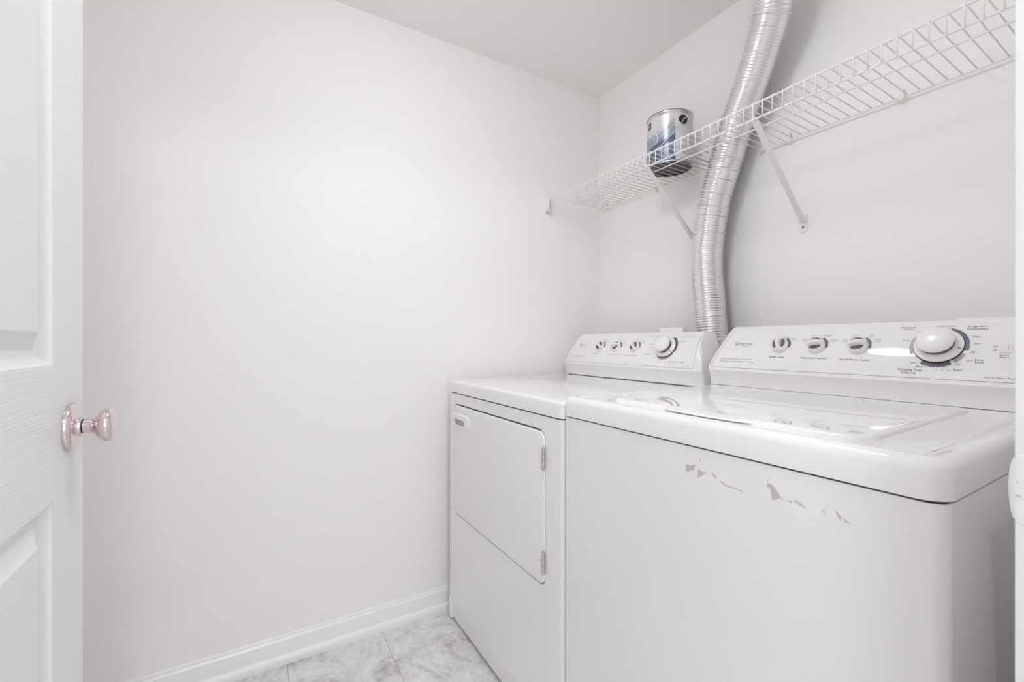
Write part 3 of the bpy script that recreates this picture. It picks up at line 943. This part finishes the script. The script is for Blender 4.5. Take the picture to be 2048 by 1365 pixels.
for z0, z1 in ((.7208, .7749), (.4547, .5088)):
    b = NB()
    h = (z1 - z0) / 3
    for k in range(3):
        t_ = NB(); lathe(t_, [(0, .0004), (.0040, .0004), (.0044, .0012), (.0044, h - .0012), (.0040, h - .0004), (0, h - .0004)], Matrix.Translation((.6995, GY0 - .0042, z0 + k * h)), 14); join(b, t_)
    t_ = NB(); lathe(t_, [(0, -.003), (.0022, -.003), (.0026, 0), (0, .0005)], Matrix.Translation((.6995, GY0 - .0042, z0)), 10); join(b, t_)
    t_ = NB(); lathe(t_, [(0, 0), (.0026, .0), (.0022, .0035), (0, .004)], Matrix.Translation((.6995, GY0 - .0042, z1)), 10); join(b, t_)
    box(b, .6975, .7035, GY0 - .0050, GY0 - .001, z0 + .002, z1 - .002)
    obj('door_hinge', b, 'hinge', dryer)

DC = Console(1.183, .9570)
dcon, zt, ins = build_console(dryer, DC, .0820, .7650, .9085, 1.318)
seam_line(dcon, DC, .0935, .7370, .0060)
b = NB(); tube(b, [DC.pt(.7370 - .010 * (i / 8), .0060 + .116 * i / 8, 0) for i in range(9)], .0005, 6)
obj('panel_seam', b, 'ink_lt', dcon)
b = NB(); box(b, .520, .616, 1.285, 1.316, 1.070, 1.0975, bev=.003)
obj('rear_cover', b, 'plastic', dryer)
emblem(dcon, DC, .1615, .0800, .0058)
txt(dcon, DC, 'MAYTAG', .1900, .0792, .0360, .0050, 'ink_lt')
txt(dcon, DC, 'Performa', .1900, .0720, .0260, .0028, 'ink_lt')
txt(dcon, DC, 'Oversize Capacity Plus / Quiet Series', .1670, .0318, .0960, .0034, 'ink_lt')
txt(dcon, DC, 'Heavy Duty / Electronic Dry Control', .1705, .0250, .1020, .0034, 'ink_lt')
DK = [(.2890, .0735, -38), (.3790, .0735, 22), (.4720, .0735, -52)]
for (x, q, r) in DK:
    selector(dryer, DC, x, q, r)
    arc_decal(dcon, DC, x, q, .0190, .0242, -5, 70, 'blue')
    dots(dcon, DC, x, q, .0240, (15, 35, 55))
    for dx, dq, w in ((.030, .018, .016), (-.006, .031, .012), (.018, .029, .014)):
        dash(dcon, DC, x + dx, .0735 + dq, w, .0014)
txt(dcon, DC, 'Wrinkle Free', .2850, .0426, .0430, .0044, 'ink_lt')
txt(dcon, DC, 'Temperature Control', .3715, .0412, .0700, .0046, 'ink_lt')
txt(dcon, DC, 'End of Cycle Signal', .4614, .0406, .0660, .0046, 'ink_lt')
timer(dryer, DC, .6115, .0735, 1.0, -30)
arc_decal(dcon, DC, .6115, .0735, .036, .0445, -20, 70, 'blue')
arc_decal(dcon, DC, .6115, .0735, .036, .0430, -125, -28, 'pink')
dots(dcon, DC, .6115, .0735, .0450, (60, 45, 30, 10, -40, -60, -80, -100))
for s, x, q, w, h in (('Auto Dry', .5340, .1215, .0360, .0036), ('Regular/Sensor Dry', .5340, .1160, .0560, .0034), ('Auto Dry', .6800, .1215, .0380, .0036), ('Wrinkle Free Fabrics', .6800, .1160, .0660, .0034), ('Time Dry / Air Fluff', .6684, .0235, .0620, .0058), ('Push to Start', .7090, .0128, .0230, .0026)):
    txt(dcon, DC, s, x, q, w, h, 'ink_lt')
for x, q, w in ((.5420, .086, .020), (.5460, .072, .012), (.5470, .062, .014), (.5420, .046, .026), (.5520, .100, .014), (.6690, .098, .022), (.6650, .068, .006), (.6000, .022, .006), (.6250, .022, .006)):
    dash(dcon, DC, x, q, w, .0014)

# ------------------------------------------------------------------ foil exhaust duct
DUCT = [(.9280, 1.300, 2.232), (.9230, 1.3080, 2.150), (0.9057, 1.325, 2.0549), (0.8835, 1.3401, 2.0006), (0.8537, 1.3541, 1.9471), (0.822, 1.3668, 1.8905), (0.7868, 1.3776, 1.8312), (0.7522, 1.385, 1.7667), (0.7274, 1.385, 1.6931), (0.7, 1.385, 1.6179), (0.6736, 1.385, 1.5398), (0.6563, 1.385, 1.457), (0.6445, 1.385, 1.3716), (0.6425, 1.385, 1.2837), (0.6514, 1.385, 1.1948), (0.6572, 1.385, 1.1244), (0.6631, 1.387, 1.0544), (.668, 1.390, .98), (.668, 1.390, .60), (.668, 1.390, .16)]
def catmull(P, per):
    P = [Vector(p) for p in P]
    P = [P[0] * 2 - P[1]] + P + [P[-1] * 2 - P[-2]]
    out = []
    for i in range(1, len(P) - 2):
        m = max(2, int((P[i + 1] - P[i]).length / per))
        for k in range(m):
            t = k / m
            a, b_, c, d = P[i - 1], P[i], P[i + 1], P[i + 2]
            out.append(.5 * ((2 * b_) + (c - a) * t + (2 * a - 5 * b_ + 4 * c - d) * t * t + (3 * b_ - a - 3 * c + d) * t ** 3))
    out.append(P[-2])
    return out
path = catmull(DUCT, .0014)
duct = empty('exhaust_duct', (.668, 1.390, .10), 'ribbed silver foil dryer duct climbing the back wall', 'duct')
SEG = 56
b = NB()
rings = []
s_ = 0.0
prev = None
for i, p in enumerate(path):
    if i: s_ += (p - path[i - 1]).length
    d = (path[min(i + 1, len(path) - 1)] - path[max(i - 1, 0)]).normalized()
    if prev is None: u = d.cross(Vector((0, 1, 0))).normalized()
    else: u = (prev - d * prev.dot(d)).normalized()
    prev = u
    v = d.cross(u)
    ring = []
    pitch = .0088
    big = 0.0009 if (int(s_ / (pitch * 6)) % 1 == 0 and (s_ / pitch) % 6 < .6) else 0
    for k in range(SEG):
        a = 2 * PI * k / SEG
        ph = s_ / pitch + k / SEG                              # one-start helix
        w = math.sin(2 * PI * ph)
        nz_ = noise.noise(Vector((math.cos(a) * 2.2, math.sin(a) * 2.2, s_ * 22)))
        nz2 = noise.noise(Vector((math.cos(a) * 6, math.sin(a) * 6, s_ * 75 + 9)))
        r = .0520 + .0022 * w * (1 + .3 * nz_) + .0007 * nz_ + .0004 * nz2 + big
        if r > .0552: r = .0552
        ring.append(p + (u * math.cos(a) + v * math.sin(a)) * r)
    rings.append(ring)
loft(b, rings, False, False); fix(b)
obj('foil_sleeve', b, 'foil', duct, smooth=180)
# wire rings showing through the foil at intervals
acc = 0; nxt = .05
ring_pos = [.135, .215, .50, .575, .625, .655, .69, .73, .78, .82, .87]
s_ = 0.0; q_ = 0
for i in range(1, len(path) - 1):
    s_ += (path[i] - path[i - 1]).length
    if q_ < len(ring_pos) and s_ >= ring_pos[q_]:
        q_ += 1
        d = (path[i + 1] - path[i - 1]).normalized()
        u = d.cross(Vector((0, 1, 0))).normalized(); v = d.cross(u)
        b = NB(); pts = [path[i] + (u * math.cos(2 * PI * k / 40) + v * math.sin(2 * PI * k / 40)) * .0546 + d * .004 * math.sin(2 * PI * k / 40 + q_) for k in range(41)]
        tube(b, pts, .0008, 8, False)
        obj('wire_hoop', b, 'hoop', duct, smooth=180)
b = NB(); lathe(b, [(.0555, -.016), (.0570, -.016), (.0570, -.001), (.075, 0.0), (.075, -.0015), (.0585, -.003), (.0555, -.003)], Matrix.Translation((.9280, 1.300, CEIL)), 48)
obj('ceiling_collar', b, 'foil', duct)

# ------------------------------------------------------------------ wire shelf
SZ = 1.6815; YFR = 1.1510; YBK = 1.4455
shelf = empty('wire_shelf', (.76, YBK, SZ), 'white coated wire shelf across the back wall, notched around the duct', 'shelf')
WR = .00155
def wire_mesh(ycut):
    b = NB()
    pts = [(0, ycut, SZ + .0002), (0, YFR + .004, SZ + .0030)]
    for k in range(1, 5):
        a = k / 4 * PI / 2
        pts.append((0, YFR + .004 - .0055 * math.sin(a), SZ + .0030 - .0055 * (1 - math.cos(a))))
    pts.append((0, YFR - .0015, 1.6375))
    tube(b, pts, WR, 7)
    bmesh.ops.translate(b, verts=b.verts[:], vec=-ORIG[shelf.name])
    me = bpy.data.meshes.new('deck_wire'); b.to_mesh(me); b.free()
    for p in me.polygons: p.use_smooth = True
    me.materials.append(M['wire'])
    return me
w_full, w_cut = wire_mesh(YBK), wire_mesh(1.322)
SX0, SX1 = .0400, 1.5880
DCX = .7235
k = 0
while True:
    x = .0646 + .025235 * k - .025235
    k += 1
    if x > SX1: break
    o = bpy.data.objects.new('deck_wire', w_cut if abs(x - DCX) < .068 else w_full)
    COL.objects.link(o); o.parent = shelf; o.location = (x, 0, 0)
def rail(name, pts, r):
    b = NB(); tube(b, pts, r, 10)
    return obj(name, b, 'wire', shelf)
rail('front_rail', [(SX0 - .012, YFR + .0025, SZ - .0012), (SX1, YFR + .0025, SZ - .0012)], .0027)
rail('lip_rail', [(SX0 - .012, YFR + .0022, 1.6400), (SX1, YFR + .0022, 1.6400)], .0027)
rail('middle_rail', [(SX0, 1.2870, SZ - .0036), (SX1, 1.2870, SZ - .0036)], .0024)
rail('back_rail', [(SX0 - .015, YBK, SZ - .0030), (DCX - .066, YBK, SZ - .0030)], .0027)
rail('back_rail', [(DCX + .066, YBK, SZ - .0030), (SX1, YBK, SZ - .0030)], .0027)
# wall clips
for x in (.0672, .3600, .8880, 1.1640, 1.4400):
    b = NB()
    box(b, x - .006, x + .006, YBK - .006, YB, SZ - .0105, SZ + .0075, bev=.002)
    t_ = NB(); lathe(t_, [(0, -.010), (.0055, -.010), (.0055, .0), (.003, .003), (0, .003)], Matrix.Translation((x + .001, YB - .012, SZ - .008)) @ Matrix.Rotation(PI / 2, 4, 'X'), 12); join(b, t_)
    cl = obj('wall_clip', b, 'wire', shelf)
    b = NB(); lathe(b, [(0, 0), (.0011, 0), (.0011, .009), (0, .0095)], Matrix.Translation((x + .004, YBK + .004, SZ + .0070)), 8)
    obj('clip_pin', b, 'screw', cl)
# end bracket on the long wall
b = NB()
box(b, 0, .0035, 1.137, 1.1770, 1.6190, 1.6975, bev=.0012)
box(b, .003, .030, 1.1400, 1.1432, 1.6330, 1.6900, bev=.0008)
box(b, .003, .030, 1.1432, 1.1640, 1.6300, 1.6335, bev=.0008)
box(b, .003, .030, 1.1600, 1.1640, 1.6330, 1.6900, bev=.0008)
eb = obj('end_bracket', b, 'wire', shelf)
for z in (1.6905, 1.6255):
    b = NB(); lathe(b, [(0, 0), (.0036, 0), (.0030, .0016), (0, .002)], Matrix.Translation((.0033, 1.1480, z)) @ Matrix.Rotation(PI / 2, 4, 'Y'), 12)
    obj('screw', b, 'screw', eb)
# diagonal support braces with a wall foot
def brace(top, foot):
    T, Fo = Vector(top), Vector(foot)
    d = (Fo - T).normalized()
    s = d.cross(Vector((0, 1, 0)).cross(d)).normalized()
    side = Vector((1, 0, 0)); side = (side - d * side.dot(d)).normalized()
    nrm = d.cross(side)
    if nrm.y > 0: nrm = -nrm
    b = NB()
    w, h, th = .0082, .0034, .0014
    sec = [(-w, 0), (w, 0), (w, -h), (w - th, -h), (w - th, -th), (-w + th, -th), (-w + th, -h), (-w, -h)]
    rings = [[p + side * a + nrm * c for a, c in sec] for p in (T, Fo)]
    loft(b, rings); fix(b)
    br = obj('support_brace', b, 'wire', shelf, smooth=None)
    # hook over the lip rail
    b = NB(); tube(b, [T + Vector((0, .003, 0)), T + Vector((0, -.004, .002)), T + Vector((0, -.0055, .007)), T + Vector((0, -.001, .0095)), T + Vector((0, .004, .007))], .0028, 8)
    obj('brace_hook', b, 'wire', br)
    fx, fz = Fo.x - .003, Fo.z
    b = NB()
    pts = [(-.0125, .026), (.0125, .026), (.0125, -.020)] + [(.0125 * math.cos(a), -.020 - .0075 * math.sin(a)) for a in [PI * i / 10 for i in range(1, 10)]] + [(-.0125, -.020)]
    prism(b, pts, lambda a, c: (fx + a, YB - .0040, fz + c), lambda a, c: (fx + a, YB, fz + c))
    obj('wall_foot', b, 'wire', br, smooth=None)
    b = NB(); lathe(b, [(0, 0), (.0042, 0), (.0034, .0018), (.0012, .0022), (0, .0012)], Matrix.Translation((fx, YB - .0038, fz - .012)) @ Matrix.Rotation(PI / 2, 4, 'X'), 14)
    obj('screw', b, 'screw', br)
brace((.9500, 1.1530, 1.6360), (.9270, 1.4500, 1.4100))
brace((.5795, 1.1530, 1.6360), (.5560, 1.4500, 1.4100))

# ------------------------------------------------------------------ paint can
CX, CY, CZ = .522, 1.337, 1.6865
CR, CH = .0800, .183
can = empty('paint_can', (CX, CY, CZ), 'metal paint can with a blue and white label on the wire shelf', 'paint can')
fv = Vector((CX - 1.627, CY, 0)).normalized()         # from the viewer's side
rt = Vector((-fv.y, fv.x, 0)) * -1
if rt.y < 0: rt = -rt
def cpt(phi, h, off=0.0):
    a = math.radians(phi)
    return Vector((CX, CY, CZ + h)) + (-fv * math.cos(a) + rt * math.sin(a)) * (CR + off)
b = NB(); lathe(b, [(CR - .004, .0008), (CR - .0005, .0), (CR + .0008, .0015), (CR + .0006, .0040), (CR - .0008, .0050), (CR - .0008, CH - .010), (CR + .0012, CH - .007), (CR + .0024, CH - .003), (CR + .0018, CH), (CR - .002, CH), (CR - .004, CH - .003), (CR - .010, CH - .004), (CR - .012, CH - .0015), (CR - .016, CH - .0015), (CR - .018, CH - .006), (0, CH - .006)], Matrix.Translation((CX, CY, CZ)), 64)
body = obj('can_body', b, 'tin', can, smooth=40)
b = NB(); lathe(b, [(CR - .0015, .0006), (CR - .004, .0040), (CR - .010, .0055), (CR - .013, .0042), (CR - .030, .0042), (CR - .033, .0055), (0, .0055)], Matrix.Translation((CX, CY, CZ)), 64)
obj('can_base', b, 'canbase', can, smooth=40)
b = NB(); tube(b, [(CX + (CR + .0010) * math.cos(2 * PI * k / 64), CY + (CR + .0010) * math.sin(2 * PI * k / 64), CZ + CH) for k in range(65)], .0013, 6, False)
obj('rim_bead', b, 'canear', can, smooth=60)
def label_patch(name, p0, p1, h0, h1, m, off=.0002):
    b = NB(); n = max(4, int(abs(p1 - p0) / 4)); nh = 10
    lay = b.verts.layers.float_vector.new('label_uv')
    g = []
    for i in range(n + 1):
        col = []
        for j in range(nh + 1):
            v = b.verts.new(cpt(p0 + (p1 - p0) * i / n, h0 + (h1 - h0) * j / nh, off))
            v[lay] = Vector((1 - i / n, j / nh, 0))
            col.append(v)
        g.append(col)
    for i in range(n):
        for j in range(nh): b.faces.new((g[i][j], g[i + 1][j], g[i + 1][j + 1], g[i][j + 1]))
    fix(b)
    return obj(name, b, m, can, smooth=60)
lb = label_patch('label', -120, 14, .006, CH - .012, 'label')
label_patch('label', 14, 240, .006, CH - .012, 'canwhite')
def ctext(body_, phi, h, w, hh, m, off=.0006, shear=0.0):
    t_ = text_bm(body_, w, hh, lambda a, c: cpt(phi + math.degrees(a / CR), h + c, off), shear, sub=True)
    obj('printed_text', t_, m, lb, smooth=None)
def cpoly(name, pts, m, off=.0005):
    t_ = NB(); t_.faces.new([t_.verts.new(cpt(p, h, off)) for p, h in pts])
    return obj(name, t_, m, lb, smooth=None)
cpoly('logo_square', [(-64, .138), (-58, .138), (-52, .138), (-52, .162), (-58, .162), (-64, .162)], 'purple', .0009)
cpoly('logo_mark', [(-61, .146), (-56, .146), (-57, .150), (-58.5, .158), (-60, .150)], 'canwhite', .0014)
ctext('ProMar', -56, .124, .066, .019, 'canwhite', shear=.15)
# outlined numerals
ctext('200', -58, .092, .084, .038, 'canwhite', .0006)
ctext('200', -58, .092, .074, .031, 'steel', .0009)
for i, (h0, h1) in enumerate(((.058, .150), (.062, .156), (.066, .162), (.052, .142))):
    pts = [( -85 + 95 * k / 12 + (10 if i == 3 else 0), h0 + (h1 - h0) * (k / 12) ** 1.25 * .78) for k in range(13)]
    t_ = NB(); tube(t_, [cpt(p, h, .0004) for p, h in pts], .0005 if i else .0009, 5)
    obj('printed_line', t_, 'canwhite' if i in (0, 2) else 'navy', lb)
for i in range(6):
    t_ = NB(); tube(t_, [cpt(-14 + 26 * k / 6, .128 + .006 * i + .024 * k / 6 - .03, .0004) for k in range(7)], .0004, 5)
    obj('printed_line', t_, 'navy', lb)
ctext('INTERIOR LATEX', -48, .047, .052, .007, 'navy')
for h, p0, p1 in ((.034, -66, -50), (.034, -44, -28), (.020, -62, -34), (.010, -68, -40)):
    cpoly('printed_block', [(p0 + (p1 - p0) * k / 6, h - .004) for k in range(7)] + [(p1 + (p0 - p1) * k / 6, h + .004) for k in range(7)], 'navy', .0005)
    ctext('LATEX', (p0 + p1) / 2, h, abs(p1 - p0) * CR * .012, .003, 'canwhite', .0009)
t_ = NB(); tube(t_, [cpt(30 + 14 * math.cos(2 * PI * k / 20), .048 + .008 * math.sin(2 * PI * k / 20), .0005) for k in range(21)], .0004, 4, False)
obj('printed_line', t_, 'ink', lb)
ctext('PAINT', 30, .048, .018, .005, 'ink_lt'); ctext('WATER', 34, .032, .018, .005, 'ink')
# handle ears and wire bail
for phi in (34, 214):
    c = cpt(phi, .1475, 0); out_ = (c - Vector((CX, CY, c.z))).normalized()
    zax = out_; xax = Vector((0, 0, 1)).cross(zax); yax = zax.cross(xax)
    mt = Matrix((xax, yax, zax)).transposed().to_4x4(); mt = Matrix.Translation(c) @ mt
    b = NB(); lathe(b, [(0, -.001), (.0160, -.001), (.0165, .0012), (.0150, .0040), (.0090, .0052), (0, .0055)], mt, 28)
    obj('handle_ear', b, 'canear', can)
b = NB(); pts = []
for k in range(41):
    u = k / 40
    phi = 34 - 180 * u
    h = .1475 - .105 * math.sin(PI * u) ** .85 * (1 if u <= 1 else 0)
    off = .0068 - .0016 * math.sin(PI * u)
    pts.append(cpt(phi, h, off))
tube(b, [cpt(44, .1560, .0065)] + pts, .0013, 7)
obj('bail_handle', b, 'wire', can)

# ------------------------------------------------------------------ renderer-independent quality switches
scene.cycles.use_denoising = True
scene.cycles.use_adaptive_sampling = True
scene.cycles.adaptive_threshold = 0.02
scene.cycles.use_light_tree = False
scene.cycles.max_bounces = 12
scene.cycles.diffuse_bounces = 11
scene.cycles.glossy_bounces = 4
scene.cycles.caustics_reflective = False
scene.cycles.sample_clamp_indirect = 6.0
scene.cycles.blur_glossy = 0.1
